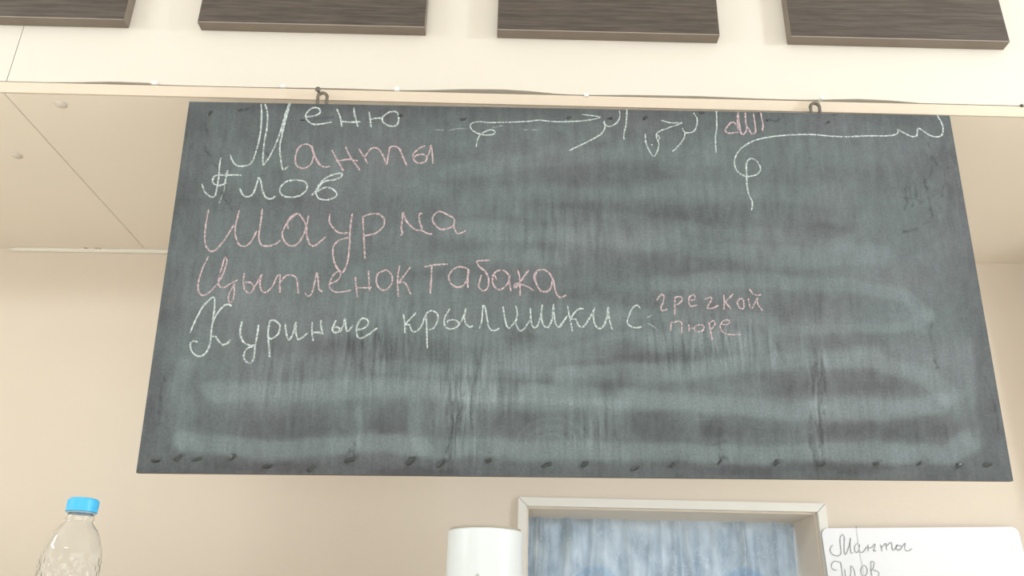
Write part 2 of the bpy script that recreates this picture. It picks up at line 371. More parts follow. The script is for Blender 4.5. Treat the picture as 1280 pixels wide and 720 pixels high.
# dark scratches and dry marks
D_ = np.zeros(PX.shape); JX = 5*vnoise(7, 9, 51)+3*vnoise(3, 4, 52); JY = 4*vnoise(8, 7, 53); JM = np.clip(.62+1.5*vnoise(5, 6, 54), 0, 1)
def mark(poly, hw, amt): 
    global D_
    D_ = np.maximum(D_, amt*np.exp(-(dist(poly, PX+JX, PYY+JY)/hw)**2)*JM)
for p_ in ([(236, 160), (228, 185)], [(240, 180), (238, 190)], [(222, 210), (214, 235)], [(262, 140), (254, 160)], [(256, 160), (262, 172)], [(256, 180), (264, 200), (272, 210)], [(300, 137), (312, 135)], [(205, 470), (198, 530)], [(278, 240), (290, 262)],
           [(1163, 400), (1166, 425)], [(1168, 440), (1172, 460)], [(1232, 470), (1246, 520), (1250, 550)], [(1139, 230), (1141, 260)], [(1130, 248), (1156, 252)], [(1134, 232), (1130, 262)], [(1144, 222), (1146, 252)],
           [(1168, 190), (1158, 230), (1166, 270)], [(1180, 205), (1188, 250)], [(1186, 210), (1178, 245)], [(1130, 290), (1150, 284), (1160, 276)], [(1162, 180), (1172, 206)], [(330, 190), (345, 200)],
           [(441, 552), (430, 580)], [(441, 552), (449, 570)], [(441, 553), (452, 551)], [(441, 553), (436, 575)], [(441, 554), (444, 575)], [(898, 550), (900, 575)], [(890, 556), (908, 553)], [(896, 560), (905, 562)],
           [(553, 590), (566, 530), (572, 470)], [(562, 575), (574, 520), (584, 470)], [(575, 540), (588, 470)], [(1012, 560), (1020, 440)], [(1023, 560), (1026, 450)], [(1030, 556), (1030, 470)], [(1016, 590), (1015, 540)],
           [(1040, 145), (1052, 141)], [(958, 150), (970, 152), (975, 148)], [(395, 150), (420, 146)]): mark(p_, 1.25, .62)
mark([(250, 150), (258, 210)], 14, .14); mark([(1172, 200), (1176, 280)], 16, .16); mark([(520, 153), (640, 160), (700, 163)], 7, .12); mark([(1090, 152), (1150, 152)], 6, .14); mark([(1140, 290), (1150, 300)], 10, .1)
for k_n, (nx, ny) in enumerate(((195, 576), (222, 572), (246, 574), (290, 572), (335, 583), (438, 575), (513, 577), (551, 579), (611, 575), (683, 581), (730, 581), (795, 585), (840, 581), (900, 577), (970, 579), (1027, 580), (1095, 579), (1150, 579), (1197, 583), (1235, 581))):
    mark([(nx-4, ny+2), (nx+2, ny-1), (nx+6, ny-3)], 3.2, .75 if k_n in (5, 6, 7, 11, 13) else .45)
c_dark = np.array([.063, .067, .072]); c_lite = np.array([.176, .214, .222])
purple = np.clip(vnoise(80, 50, 31)+.05, 0, 1)[..., None]*np.array([.018, .004, .010])
C_ = c_dark + (c_lite-c_dark)*val[..., None] + purple
C_ = C_*(1-D_[..., None]*.75)*.94
# grain mask: where vertical wood grain shows strongly
G_ = .15+np.zeros(PX.shape)
for (x, y, rx, ry, a_) in ((575, 500, 40, 100, 1), (470, 430, 60, 60, .8), (1022, 500, 14, 110, 1.0), (900, 430, 110, 40, .8), (740, 540, 40, 50, .7), (360, 470, 60, 60, .5), (620, 470, 60, 60, .6), (700, 290, 130, 70, .35)):
    G_ = np.maximum(G_, a_*np.exp(-((PX-x)/rx)**2-((PYY-y)/ry)**2))
vs = [(float(x), 0.0, float(z)) for x, z in zip(GX.ravel(), GZ.ravel())]
idx = np.arange(NX*NZ).reshape(NZ, NX)
fs = np.stack([idx[:-1, :-1], idx[1:, :-1], idx[1:, 1:], idx[:-1, 1:]], -1).reshape(-1, 4).tolist()
me = bpy.data.meshes.new('writing_surface'); me.from_pydata(vs, [], fs)
ca = me.color_attributes.new('chalk', 'FLOAT_COLOR', 'POINT')
buf = np.concatenate([C_.reshape(-1, 3), G_.reshape(-1, 1)], 1).astype(np.float32); ca.data.foreach_set('color', buf.ravel())
BM_ = bpy.data.materials.new('blackboard_paint'); BM_.use_nodes = True; nt = BM_.node_tree; pb = nt.nodes['Principled BSDF']
pb.inputs['Roughness'].default_value = .62; pb.inputs['Specular IOR Level'].default_value = .3
at = nt.nodes.new('ShaderNodeAttribute'); at.attribute_name = 'chalk'
tc = nt.nodes.new('ShaderNodeTexCoord')
def nz(scale, st, det=5):
    mp = nt.nodes.new('ShaderNodeMapping'); mp.inputs['Scale'].default_value = st
    n = nt.nodes.new('ShaderNodeTexNoise'); n.inputs['Scale'].default_value = scale; n.inputs['Detail'].default_value = det
    nt.links.new(tc.outputs['Object'], mp.inputs[0]); nt.links.new(mp.outputs[0], n.inputs[0]); return n
n1 = nz(150, (1, 1, .10), 3); n1.inputs['Distortion'].default_value = .6; n2 = nz(330, (1, 1, 1)); n3 = nz(60, (1, 1, .35))
def math_(op, a_, b_):
    n = nt.nodes.new('ShaderNodeMath'); n.operation = op
    for k, v in enumerate((a_, b_)):
        if isinstance(v, (int, float)): n.inputs[k].default_value = v
        else: nt.links.new(v, n.inputs[k])
    return n.outputs[0]
gr = math_('MULTIPLY', math_('SUBTRACT', n1.outputs[0], .5), math_('MULTIPLY', at.outputs['Alpha'], 2.6))
fn = math_('MULTIPLY', math_('SUBTRACT', n2.outputs[0], .5), .75)
f3 = math_('MULTIPLY', math_('SUBTRACT', n3.outputs[0], .5), .30)
k = math_('ADD', math_('ADD', gr, fn), math_('ADD', f3, 1.0))
vm = nt.nodes.new('ShaderNodeVectorMath'); vm.operation = 'SCALE'; nt.links.new(at.outputs['Color'], vm.inputs[0]); nt.links.new(k, vm.inputs['Scale'])
nt.links.new(vm.outputs[0], pb.inputs['Base Color'])
bp = nt.nodes.new('ShaderNodeBump'); bp.inputs['Strength'].default_value = .35; bp.inputs['Distance'].default_value = .0012
nt.links.new(math_('ADD', gr, fn), bp.inputs['Height']); nt.links.new(bp.outputs[0], pb.inputs['Normal'])
surf = link('writing_surface', me, BM_, board)
surf.location = (0, -.0001, 0)
bm = bmesh.new(); box(bm, -BW/2, BW/2, 0.0, BT, -BH, 0); bm_obj('backing_board', bm, M['board_edge'], board)

# nails along the lower and upper margins
nail_px = [(195, 576), (222, 572), (246, 574), (290, 572), (335, 583), (388, 585), (438, 575), (513, 577), (551, 579), (611, 575), (683, 581), (730, 581), (795, 585), (840, 581), (900, 577), (970, 579), (1027, 580), (1095, 579), (1150, 579), (1197, 583), (1235, 581),
           (300, 137), (378, 150), (500, 145), (580, 149), (711, 147), (763, 148), (806, 148), (878, 141), (960, 150), (1035, 153), (262, 142)]
nm = []
for kk in range(4):
    bm = bmesh.new(); bmesh.ops.create_icosphere(bm, subdivisions=1, radius=1); rr = random.Random(kk)
    for v in bm.verts: v.co = Vector((v.co.x*.0062*rr.uniform(.5, 1.4), v.co.y*.0016*rr.uniform(.5, 1.3), v.co.z*.0036*rr.uniform(.4, 1.4)+v.co.x*.0024))
    mm = bpy.data.meshes.new('nail'); bm.to_mesh(mm); bm.free(); mm.materials.append(M['nail']); nm.append(mm)
for i, (px, py) in enumerate(nail_px):
    x, z = to_board(px, py); o = bpy.data.objects.new('nail', nm[i % 4]); COL.objects.link(o); o.parent = board
    o.location = (x, -.0004, z); o.rotation_euler = (0, random.uniform(-.5, .5)+.1, 0); s_ = random.uniform(.95, 1.35)*(.7 if i > 20 else 1); o.scale = (s_, 1, s_)
# chips of wood at the lower edge
# hanging loops (flat bent steel) and the screws they hang on
for (px, py) in ((400, 128.5), (1024, 141.5)):
    x, z = to_board(px, py); top = .0262
    bm = bmesh.new(); pts = []
    for t_ in np.linspace(0, 1, 25):
        a_ = math.pi*(1-t_)
        if t_ < .3: p = (x-.0067, .012, z-.012+(t_/.3)*(top+.001))
        elif t_ > .7: p = (x+.0067, .012, z-.012+((1-t_)/.3)*(top+.001))
        else:
            w_ = (t_-.3)/.4; an = math.pi*(1-w_); p = (x+.0072*math.cos(an), .012, z-.012+top+.001+.0085*math.sin(an))
        pts.append(p)
    tube(bm, pts, .0025, 8); o = bm_obj('hanging_loop', bm, M['metal'], board, True); tag(o, label='small steel hanging loop')
for (px, py, mm_) in ((398, 113.5, 'metal'), (1026.5, 123.5, 'white')):
    p = on_y(px, py, FY-.012); bm = bmesh.new()
    lathe(bm, [(.0005, -.0002), (.0030, 0), (.0043, .0016), (.0043, .0026), (.0022, .003), (.0020, .016)], (0, 0, 0), 16)
    for v in bm.verts: v.co = Vector((p.x+v.co.x, p.y-.006+v.co.z, p.z+v.co.y))
    bk(bm_obj('screw', bm, M[mm_], None, True))

# ---------------------------------------------------------------- handwriting: thin chalk strokes laid on the surface
def strokes(s, ox, oy, sc):
    out = []
    for part in s.split(';'):
        v = [float(t) for t in part.replace(',', ' ').split()]
        if len(v) >= 4: out.append([(ox+v[i]/sc, oy+v[i+1]/sc) for i in range(0, len(v), 2)])
    return out
_lift = [0]
def ribbon_obj(name, sts, m, parent, mapper, w, label=None, base=.0005):
    w = w*(.84 if base > .00045 else .85)
    bm = bmesh.new()
    for st in sts:
        P = crom(st, 1.6); Q = [Vector((x, 0, z)) for x, z in (mapper(*p) for p in P)]
        Q = [q for i, q in enumerate(Q) if i == 0 or (q-Q[i-1]).length > 1e-6]
        if len(Q) < 2: continue
        _lift[0] = (_lift[0]+1) % 12; y = -(base+_lift[0]*.00003)
        L, R_ = [], []
        for i, q in enumerate(Q):
            t = (Q[min(i+1, len(Q)-1)]-Q[max(i-1, 0)]); t.normalize(); n = Vector((-t.z, 0, t.x))
            ww = w*.5*random.uniform(.72, 1.2)*(0.65 if i in (0, len(Q)-1) else 1)
            L.append(bm.verts.new((q.x+n.x*ww, y, q.z+n.z*ww))); R_.append(bm.verts.new((q.x-n.x*ww, y, q.z-n.z*ww)))
        for i in range(len(Q)-1): bm.faces.new((L[i], L[i+1], R_[i+1], R_[i]))
    me = bpy.data.meshes.new(name); bm.to_mesh(me); bm.free(); o = link(name, me, m, parent)
    if label: o['label'] = label
    return o
def chalk_word(label, color, groups, w=.0029):
    st = []
    for g_ in groups: st += strokes(*g_)
    return ribbon_obj('chalk_lettering', st, M['chalk_'+color], board, to_board, w, label)
A = (220, 120, 4.0); B_ = (220, 240, 4.0); Cc = (220, 340, 4.923); Dd = (470, 300, 4.8); Ee = (700, 340, 4.571); Ff = (560, 120, 3.765); Gg = (860, 120, 3.5556)
chalk_word('tall white chalk letter M', 'white', [('272,292 280,320 300,345 330,352 375,338 400,280 422,190 428,100 426,38;446,40 458,90 455,160 442,230 436,300 436,348;436,348 465,310 500,240 525,170 548,90 568,36;572,36 556,90 535,180 520,250 525,320 535,368 550,362 562,350;566,36 548,110 528,190', *A)])
chalk_word('white chalk word at the top of the menu', 'white', [('652,105 700,98 722,80 712,62 680,62 652,90 652,115 680,140 720,142 782,130;805,66 822,110 830,155;822,128 870,132 925,130;890,58 895,100 910,155;966,80 972,120 975,160;972,118 1005,112 1035,112;1068,80 1035,105 1035,130 1065,150 1100,148 1114,120 1105,82 1068,80', *A)])
chalk_word('pink chalk word in the first dish line', 'pink', [('690,290 672,250 640,242 610,265 597,310 605,350 640,362 675,340 692,290;680,250 692,300 720,345 745,356 770,352;684,262 697,305 716,334;778,268 808,325 838,375;800,328 860,318 910,325;848,255 875,310 920,372;915,265 940,305 958,338;945,305 975,265 1005,262 1030,290 1055,345', *A),
    ('40,435 60,300 85,205 165,200 215,240 250,330 305,450;555,190 500,205 430,255 385,310 395,365 430,405 480,420 550,395 575,350 550,310 490,300 430,315 400,345;580,330 610,260 628,180 640,260 648,340 652,425', 480, 165, 10.667)])
chalk_word('white chalk word in the second dish line', 'white', [('130,440 145,480 175,505 195,500 205,460 215,400 218,350 225,308;330,396 260,396 200,398 184,420 190,440 220,448 255,435;318,462 335,495 360,505 385,490 400,455 415,408 425,430 435,480 450,508 475,515 500,500;600,420 550,430 520,465 530,495 570,507 620,498 655,465 645,430 600,420;678,498 700,475 740,430 790,420 825,405 830,388 800,390 750,410 715,445 700,480 715,512 750,520 790,510 805,490 780,465 745,458 705,480;260,372 250,410 243,450', *A)])
for s_ in ('246,440 240,485', '235,490 215,540'): chalk_word('faint chalk dash below the second dish line', 'faint', [(s_, *A)], .002)
chalk_word('pink chalk word in the third dish line', 'pink', [('165,85 152,150 145,220 150,270 175,297 205,285 250,230 290,165;318,90 300,160 298,215 315,262 345,272 375,250 405,195;432,85 425,150 415,220 425,262 460,272 500,260 525,240;562,188 558,150 585,118 615,112 640,145 658,190;600,112 560,150 532,205 545,250 575,270 610,258 640,210 655,160 663,118;650,160 655,220 670,262 692,270 720,250 748,225;770,110 768,150 790,185 820,205 862,205;882,108 872,180 868,260 860,340 845,385 828,402 800,370 785,315 790,270 820,240 868,228;935,130 938,200 942,270 945,335;932,125 970,112 1015,112 1042,140 1035,175 1000,205 945,220;316,100 302,150;430,110 420,180', *B_),
    ('185,400 210,375 195,330 205,230 210,150 230,150;220,160 260,250 330,320 385,345 430,345 490,380 545,385;430,155 400,160 400,240 420,300 430,345;780,290 740,315 650,335 600,305 550,240 560,175 625,130 700,160 790,215 785,290 820,375 870,370 925,345', 480, 250, 9.0)])
chalk_word('pink chalk word at the start of the fourth dish line', 'pink', [('163,322 135,380 115,440 112,490 132,517 170,500 210,455 240,400 255,345 245,328 232,370 215,430 215,468 240,478 270,460 310,440;290,460 292,500 285,540 270,555 262,530 275,490 295,460;342,405 338,450 345,490 370,505 390,480 375,455 345,452;390,480 415,440 430,412 420,460 432,498 455,500 485,470;485,470 505,425 520,415 520,460 520,505;515,460 550,420 585,418 605,440 612,510;645,505 660,522 678,510 690,470 705,405 712,450 715,485 732,500;770,460 810,440 825,410 810,398 785,420 768,460 778,490 810,502 875,492;898,425 900,470 908,528;898,478 940,480 980,478;962,392 965,440 968,495;1045,392 1010,410 1002,450 1020,485 1050,490 1078,460 1080,420 1055,392 1035,395;1118,368 1108,440 1112,525;1172,375 1140,420 1112,455;1112,455 1145,455 1175,512', *B_)], .0026)
chalk_word('pink chalk word at the end of the fourth dish line', 'pink', [('290,162 350,150 430,145;335,155 332,230 326,325;440,210 435,225 450,262 485,284 520,275 545,240 555,180 500,162 460,180 440,210;552,180 550,230 552,288;682,122 640,125 605,130 620,160 655,190 675,230 672,280 655,303 630,300 615,275 625,240 632,210;725,240 712,210 725,188 750,180;745,180 710,200 698,240 710,280 738,298 770,285 795,250 803,205;760,180 795,210 800,260 810,310;850,180 862,230 864,335;915,182 880,230 835,290 832,270 850,262 905,278 948,305;965,190 955,225 965,270 990,305 1025,310 1050,285 1060,235;1050,210 1010,180 970,185 948,215 960,260;1045,205 1065,250 1075,300 1095,340 1115,345 1140,330', *Dd)])
chalk_word('white chalk word at the start of the fifth dish line', 'white', [('88,375 120,300 165,215 200,180 230,155 240,180 235,250 220,350 212,430 190,490 155,518 120,512 95,480 90,440 110,425 135,432;345,210 310,200 270,235 235,290 225,320;215,400 240,395 260,420 285,448 315,440 335,418;408,305 398,345 398,390 415,430 455,452 490,450;510,325 500,390 488,460 480,530 460,560 430,550 418,515 435,475 480,455;580,298 568,360 570,430 575,480 577,528;575,300 610,300 640,330 630,380 590,412 572,405;672,318 678,370 695,418 720,380 740,310 738,370 752,415 775,405 815,375;838,310 838,370 845,425;838,375 870,372 905,380;893,295 895,340 905,385;985,298 962,350 975,372 1000,370 1005,345 975,340 962,355;1010,370 1030,330 1042,285 1045,330 1055,365 1090,330;1120,355 1160,345 1185,315 1170,288 1140,290 1115,330 1112,380 1130,408 1170,395 1240,345', *Cc)])
chalk_word('white chalk word in the middle of the fifth dish line', 'white', [('165,445 172,500 175,560;240,438 200,480 172,508;172,508 200,510 215,545 240,550 270,520 298,450;300,445 305,540 308,652;298,445 330,425 365,440 372,475 350,525 318,540;445,412 420,450 408,490 420,525 455,535 495,515 490,490 460,480 432,485 428,500;495,515 520,470 540,410 530,470 545,510 565,522 582,515;620,530 635,480 642,395 655,410 668,480 680,530 710,545 740,530;762,400 775,480 792,528 815,515 840,480;838,395 848,440 840,500 862,545 890,530 925,480;926,405 930,480 945,525 965,520 985,470 998,390 992,460 1005,510 1030,525 1055,480 1065,385 1068,450 1080,510 1105,520 1135,470', *Dd),
    ('0,305 25,275 42,250;42,190 55,260 72,340;135,210 100,215 62,265 90,270 105,305 130,315 165,270 200,205;195,205 190,260 205,310 235,322 265,270 275,200 280,260 298,330', *Ee)], .0026)
chalk_word('white chalk letter before the pink words', 'white', [('460,215 445,192 420,200 395,245 385,290 410,315 450,318 472,310', *Ee)], .0024)
chalk_word('faint forked chalk mark between the words', 'faint', [('528,245 498,262;498,292 530,310 560,335', *Ee)], .0024)
chalk_word('small pink chalk word, upper of two at the fifth dish line', 'pink', [('550,165 575,132 592,135 590,170 575,205 585,222 615,212;658,140 655,190 655,248;655,145 690,142 698,160 680,180 658,188;745,165 770,155 765,132 742,140 735,165 745,195 785,190;825,155 865,145 860,170 840,205 870,208 905,190;935,130 938,170 935,215;990,125 960,155 940,175;945,175 978,212;1030,150 1012,175 1030,210 1050,205 1048,165 1030,150;1075,150 1080,185 1092,210 1112,180 1125,150 1130,185 1158,222;1080,98 1110,130 1150,132', *Ee)], .0024)
chalk_word('small pink chalk word, lower of two at the fifth dish line', 'pink', [('635,285 630,340;635,290 690,285 695,348;736,300 738,340;738,322 768,322;782,304 768,318 772,336 795,342 818,332 822,312 805,302 782,304;850,285 858,330 870,392;850,300 875,278 885,300 862,330;920,300 960,300 965,278 935,278 915,310 930,345 970,358 1030,358', *Ee)], .0022)
chalk_word('thin white chalk scribble ending in a loop, left of centre', 'white', [('133,242 138,210 155,180 200,160 222,170 210,182 170,184 125,170 105,145 115,128 150,122 200,126 300,124 380,120 430,115 500,122 600,120 680,112 715,100 690,95 630,88;806,68 808,100 790,130 755,145 735,130 735,118;737,130 738,150 720,180 660,215 570,258', *Ff)], .0024)
chalk_word('white chalk scribble shaped like a leaf', 'white', [('928,178 930,215 945,255 968,285 985,260 992,225 980,195 990,188 996,200 985,208;978,190 990,170 1040,150 1100,128 1050,128 1000,115;956,230 962,231;1155,80 1172,110 1165,155 1145,172 1115,172 1102,150;1115,172 1110,200 1085,235 1055,262', *Ff)], .0024)
for s_ in ('842,62 838,130 828,180 828,205', '1263,70 1264,150 1258,200 1261,268'):
    chalk_word('upright white chalk stroke between scribbles', 'white', [(s_, *Ff)], .0026)
for s_ in ('350,160 380,160', '390,160 435,162', '0,164 40,156 90,155', '-60,160 -20,162', '210,150 260,140'): chalk_word('faint dusty dash by the upper scribble', 'faint', [(s_, *Ff)], .0022)
chalk_word('pale pink chalk marks cut by the upper edge', 'pink', [('520,345 480,300 430,300 370,370 335,420 390,470 550,455;545,125 550,250 570,380 590,470 630,490 670,440 685,360;530,170 545,420;660,125 665,250 675,340 720,410 760,480 820,455 815,330 790,150;655,140 662,240;905,140 930,270 945,360 932,400 942,432', 880, 130, 12.8)], .0028)
chalk_word('long white chalk swoosh with a loop at its left end', 'white', [('283,510 285,470 270,440 262,400 260,350 260,300 275,280 300,285 320,315 318,335 300,352 262,358 230,345 210,320 208,280 230,240 280,205 350,185 440,175 540,172 620,178 700,182 800,178 880,178 920,172 935,160 932,150 960,165 990,180 1015,178 1022,145 1050,160 1080,178 1110,182 1130,170 1130,130 1105,84', *Gg)], .0026)

# ---------------------------------------------------------------- white sheet with pencil writing, hung on the wall over the frame edge
SO = .016
c0 = on_wall(1026.5, 660.3, SO); c1 = on_wall(1272, 658.6, SO)
ex = (c1-c0).normalized(); wid = (c1-c0).length; ez = ex.cross(WN).normalized()
if ez.z < 0: ez = -ez
ey = ez.cross(ex).normalized()
SM = Matrix((ex, ey, ez)).transposed().to_4x4(); SM.translation = c0
sheet = bpy.data.objects.new('menu_sheet', None); COL.objects.link(sheet); sheet.matrix_world = SM
tag(sheet, 'white rounded-corner sheet with grey handwriting beside the curtained window', 'menu sheet')
bm = bmesh.new(); rc = .012; hh = .27; out = []
for (cx, cz, a0) in ((rc, -rc, math.pi/2), (rc, -hh+rc, math.pi), (wid-rc, -hh+rc, 1.5*math.pi), (wid-rc, -rc, 0)):
    for k in range(7):
        a_ = a0+k/6*math.pi/2; out.append((cx+rc*math.cos(a_), cz+rc*math.sin(a_)))
fr = [bm.verts.new((x, 0, z)) for x, z in out]; bk_ = [bm.verts.new((x, .004, z)) for x, z in out]
bm.faces.new(fr); bm.faces.new(bk_[::-1])
for k in range(len(out)): bm.faces.new((fr[k], fr[(k+1) % len(out)], bk_[(k+1) % len(out)], bk_[k]))
bm_obj('panel', bm, M['paper'], sheet)
SINV = SM.inverted()
def to_sheet(x, y): q = SINV@on_plane(x, y, c0, ey); return q.x, q.z
def pencil(s, label, m='ink', w=.0019):
    st = [];
    for g_ in s: st += strokes(*g_)
    ribbon_obj('pencil_lettering', st, M[m], sheet, to_sheet, w, label, base=.0004)
Hh = (1020, 655, 8.0)
pencil([('170,212 150,225 140,265 160,300 200,318 235,312 250,280 240,180 245,125 265,108 282,130 280,220 285,300 305,290 335,200 345,140 340,200 350,290 370,285;415,195 390,215 385,260 400,285 425,270 435,205 430,250 445,285 475,275 510,225;520,205 520,270;522,240 555,235 585,200 590,215 575,270 600,265;640,205 650,225 660,275;655,240 690,195 700,210 705,260;700,225 745,185 755,200 765,262 790,250 810,205 800,245 825,262 855,240 840,215 810,220;855,235 890,190 885,235 895,265 925,268 960,245', *Hh)], 'grey handwritten word at the top of the sheet')
pencil([('210,462 170,455 152,425 165,385 195,372 240,385;245,380 255,440 265,530;285,450 295,530;340,530 350,470 345,425 365,430 385,480 390,530;470,415 450,445 450,490 475,525 505,500 510,450 490,418 470,415;545,470 550,400 545,378 570,375 580,395 570,440 550,475 560,520;570,465 600,465 630,495 620,530', *Hh)], 'grey handwritten word in the second line')
pencil([('400,30 412,120 430,250 445,340 465,420 478,530', *Hh)], 'thin crease running down the sheet', 'seam', .0013)
pencil([('398,22 402,40', *Hh)], 'small dark dot at the upper edge', 'ink', .0026)

# ---------------------------------------------------------------- curtain in the window recess
cw0, cw1, cz0, cz1 = WX0+.006, WX1-.006, WZ0+.004, WZ1-.004
NXc, NZc = 620, 110
cx_ = np.linspace(cw0, cw1, NXc); cz_ = np.linspace(cz1, cz0, NZc); CX, CZ_ = np.meshgrid(cx_, cz_)
dz = (cz1-CZ_)
folds = np.zeros(CX.shape); rng = np.random.default_rng(11)
for k in range(60):
    xc = rng.uniform(cw0, cw1); w_ = rng.uniform(.0025, .008); drift = rng.uniform(-.10, .10); a_ = rng.uniform(.3, 1.0); ln = rng.uniform(.05, .5)
    folds += a_*np.exp(-((CX-xc-drift*dz)/(w_*(1+dz*4)))**2)*np.exp(-dz/ln)
dy = .0125*folds + .004*np.sin((CX-cw0)*95+3*dz) + .0035*np.sin((CX-cw0)*41+1.3)
dy *= (.45+np.minimum(1, dz/.05)*.55)
CY = np.vectorize(wall_y)(CX) + DEP + .012 - dy
me = bpy.data.meshes.new('window_curtain'); vs = np.stack([CX.ravel(), CY.ravel(), CZ_.ravel()], -1).tolist()
idx = np.arange(NXc*NZc).reshape(NZc, NXc); fs = np.stack([idx[:-1, :-1], idx[1:, :-1], idx[1:, 1:], idx[:-1, 1:]], -1).reshape(-1, 4).tolist()
me.from_pydata(vs, [], fs)
CM = bpy.data.materials.new('printed_curtain_fabric'); CM.use_nodes = True; nt = CM.node_tree; pb = nt.nodes['Principled BSDF']
pb.inputs['Roughness'].default_value = .75; pb.inputs['Specular IOR Level'].default_value = .25; pb.inputs['Sheen Weight'].default_value = .15
tc = nt.nodes.new('ShaderNodeTexCoord')
n1 = nz(30, (1, 1, .6), 6); n2 = nz(34, (1.3, 1, .6), 2); n2.inputs['Distortion'].default_value = 1.5; n3 = nz(11, (1, 1, .6), 3)
r1 = nt.nodes.new('ShaderNodeValToRGB'); cr = r1.color_ramp
cr.elements[0].position = .33; cr.elements[0].color = (.48, .54, .58, 1); cr.elements[1].position = .72; cr.elements[1].color = (.82, .86, .87, 1)
e_ = cr.elements.new(.52); e_.color = (.66, .71, .73, 1)
nt.links.new(n1.outputs[0], r1.inputs[0])
def mixc(fac, a_, b_):
    n = nt.nodes.new('ShaderNodeMix'); n.data_type = 'RGBA'; n.clamp_factor = True
    nt.links.new(fac, n.inputs[0])
    for s_, v in ((n.inputs[6], a_), (n.inputs[7], b_)):
        if isinstance(v, tuple): s_.default_value = v
        else: nt.links.new(v, s_)
    return n.outputs[2]
def rng_(v, a_, b_, c_=0, d_=1):
    n = nt.nodes.new('ShaderNodeMapRange'); n.inputs[1].default_value = a_; n.inputs[2].default_value = b_; n.inputs[3].default_value = c_; n.inputs[4].default_value = d_
    nt.links.new(v, n.inputs[0]); return n.outputs[0]
col = mixc(rng_(math_('ABSOLUTE', math_('SUBTRACT', n2.outputs[0], .5), 0), .004, .02, .75, 0), r1.outputs[0], (.78, .82, .84, 1))
col = mixc(rng_(n3.outputs[0], .55, .75, 0, .5), col, (.62, .65, .60, 1))
# printed round motifs (rings of blue dots)
wv = nt.nodes.new('ShaderNodeTexVoronoi'); wv.inputs['Scale'].default_value = 260; nt.links.new(tc.outputs['Object'], wv.inputs[0])
for (px, py, rad_) in ((747, 745, .046), (935, 752, .052)):
    c = on_wall(px, py, -DEP)
    s_ = nt.nodes.new('ShaderNodeVectorMath'); s_.operation = 'SUBTRACT'; s_.inputs[1].default_value = tuple(c); nt.links.new(tc.outputs['Object'], s_.inputs[0])
    m2 = nt.nodes.new('ShaderNodeVectorMath'); m2.operation = 'MULTIPLY'; m2.inputs[1].default_value = (1, 0, 1); nt.links.new(s_.outputs[0], m2.inputs[0])
    l_ = nt.nodes.new('ShaderNodeVectorMath'); l_.operation = 'LENGTH'; nt.links.new(m2.outputs[0], l_.inputs[0])
    d_ = math_('ABSOLUTE', math_('SUBTRACT', l_.outputs['Value'], rad_), 0)
    ring = rng_(d_, .004, .012, 1, 0); dots = rng_(wv.outputs['Distance'], .25, .6, 1, .45)
    col = mixc(math_('MULTIPLY', math_('MULTIPLY', ring, dots), .55), col, (.22, .46, .68, 1))
    inner = rng_(l_.outputs['Value'], rad_*.8, rad_*.95, .5, 0); col = mixc(inner, col, (.50, .60, .66, 1))
nt.links.new(col, pb.inputs['Base Color'])
tl = nt.nodes.new('ShaderNodeBsdfTranslucent'); nt.links.new(col, tl.inputs[0]); mx = nt.nodes.new('ShaderNodeMixShader'); mx.inputs[0].default_value = .45
nt.links.new(pb.outputs[0], mx.inputs[1]); nt.links.new(tl.outputs[0], mx.inputs[2]); nt.links.new(mx.outputs[0], nt.nodes['Material Output'].inputs[0])
bp = nt.nodes.new('ShaderNodeBump'); bp.inputs['Strength'].default_value = .5; bp.inputs['Distance'].default_value = .003
nt.links.new(n1.outputs[0], bp.inputs['Height']); nt.links.new(bp.outputs[0], pb.inputs['Normal'])
cur = link('window_curtain', me, CM, None, True)
tag(cur, 'pale blue patterned curtain gathered across the recessed window', 'curtain')
# rod the curtain hangs from
bm = bmesh.new(); tube(bm, [(WX0+.002, wall_y(WX0)+DEP+.022, WZ1-.010), (WX1-.002, wall_y(WX1)+DEP+.022, WZ1-.010)], .004, 10); keep(bm_obj('curtain_rod', bm, M['white'], None, True), win)

# ---------------------------------------------------------------- counter (below the frame) and what stands on it
CT = CZ - .095
bmc = empty('serving_counter', (0, 1.0, 0), label='pale serving counter under the board, carrying bottle and canister', cat='counter')
keep(box_obj('counter_top', (-2.0, 1.05, .55, 1.40, CT-.035, CT), M['counter'], None, .003), bmc)
keep(box_obj('counter_body', (-1.95, 1.0, .61, 1.36, 0, CT-.035), M['counter']), bmc)

# bottle
BYd = .80
cp = on_y(105.5, 623.5, BYd); cpb = on_y(103.5, 641, BYd)
bz0 = CT; capr = 18.4/FPX*((on_y(105, 630, BYd)-CAM).dot(_f))
bxc = cp.x; hb = cp.z
bot = empty('water_bottle', (bxc, BYd, CT), label='clear plastic water bottle with a light blue cap, at lower left', cat='bottle')
k_ = capr/18.4                                            # metres per pixel at the bottle
top = hb-CT; capb = top-16.4*k_
def zpx(y): return top-(y-621)*k_*1.0
bm = bmesh.new()
def ribs(r, z, a_): return r*(1+.035*abs(math.sin(a_*24)))
lathe(bm, [(capr*.985, capb), (capr*.985, capb+.003)], (0, 0, 0), 96)
lathe(bm, [(capr*.96, capb+.003), (capr*.96, top-.0022)], (0, 0, 0), 96, ribs)
lathe(bm, [(capr*.96, top-.0022), (capr*.90, top-.0006), (capr*.8, top), (.0002, top)], (0, 0, 0), 96)
cap = bm_obj('cap', bm, M['cap'], bot, True); tag(cap, label='light blue ribbed screw cap')
prof = [(.70, 640), (.86, 641), (.90, 646), (.84, 648), (.86, 650), (1.06, 654), (1.28, 659), (1.48, 666), (1.62, 674), (1.76, 682), (1.86, 690), (1.92, 700), (1.92, 714), (1.88, 728), (1.80, 740), (1.88, 752)]
pr = [(capr*.7, top-.004)]+[(r*capr, zpx(y)) for r, y in prof]; zb_ = pr[-1][1]
zz = zb_; i = 0
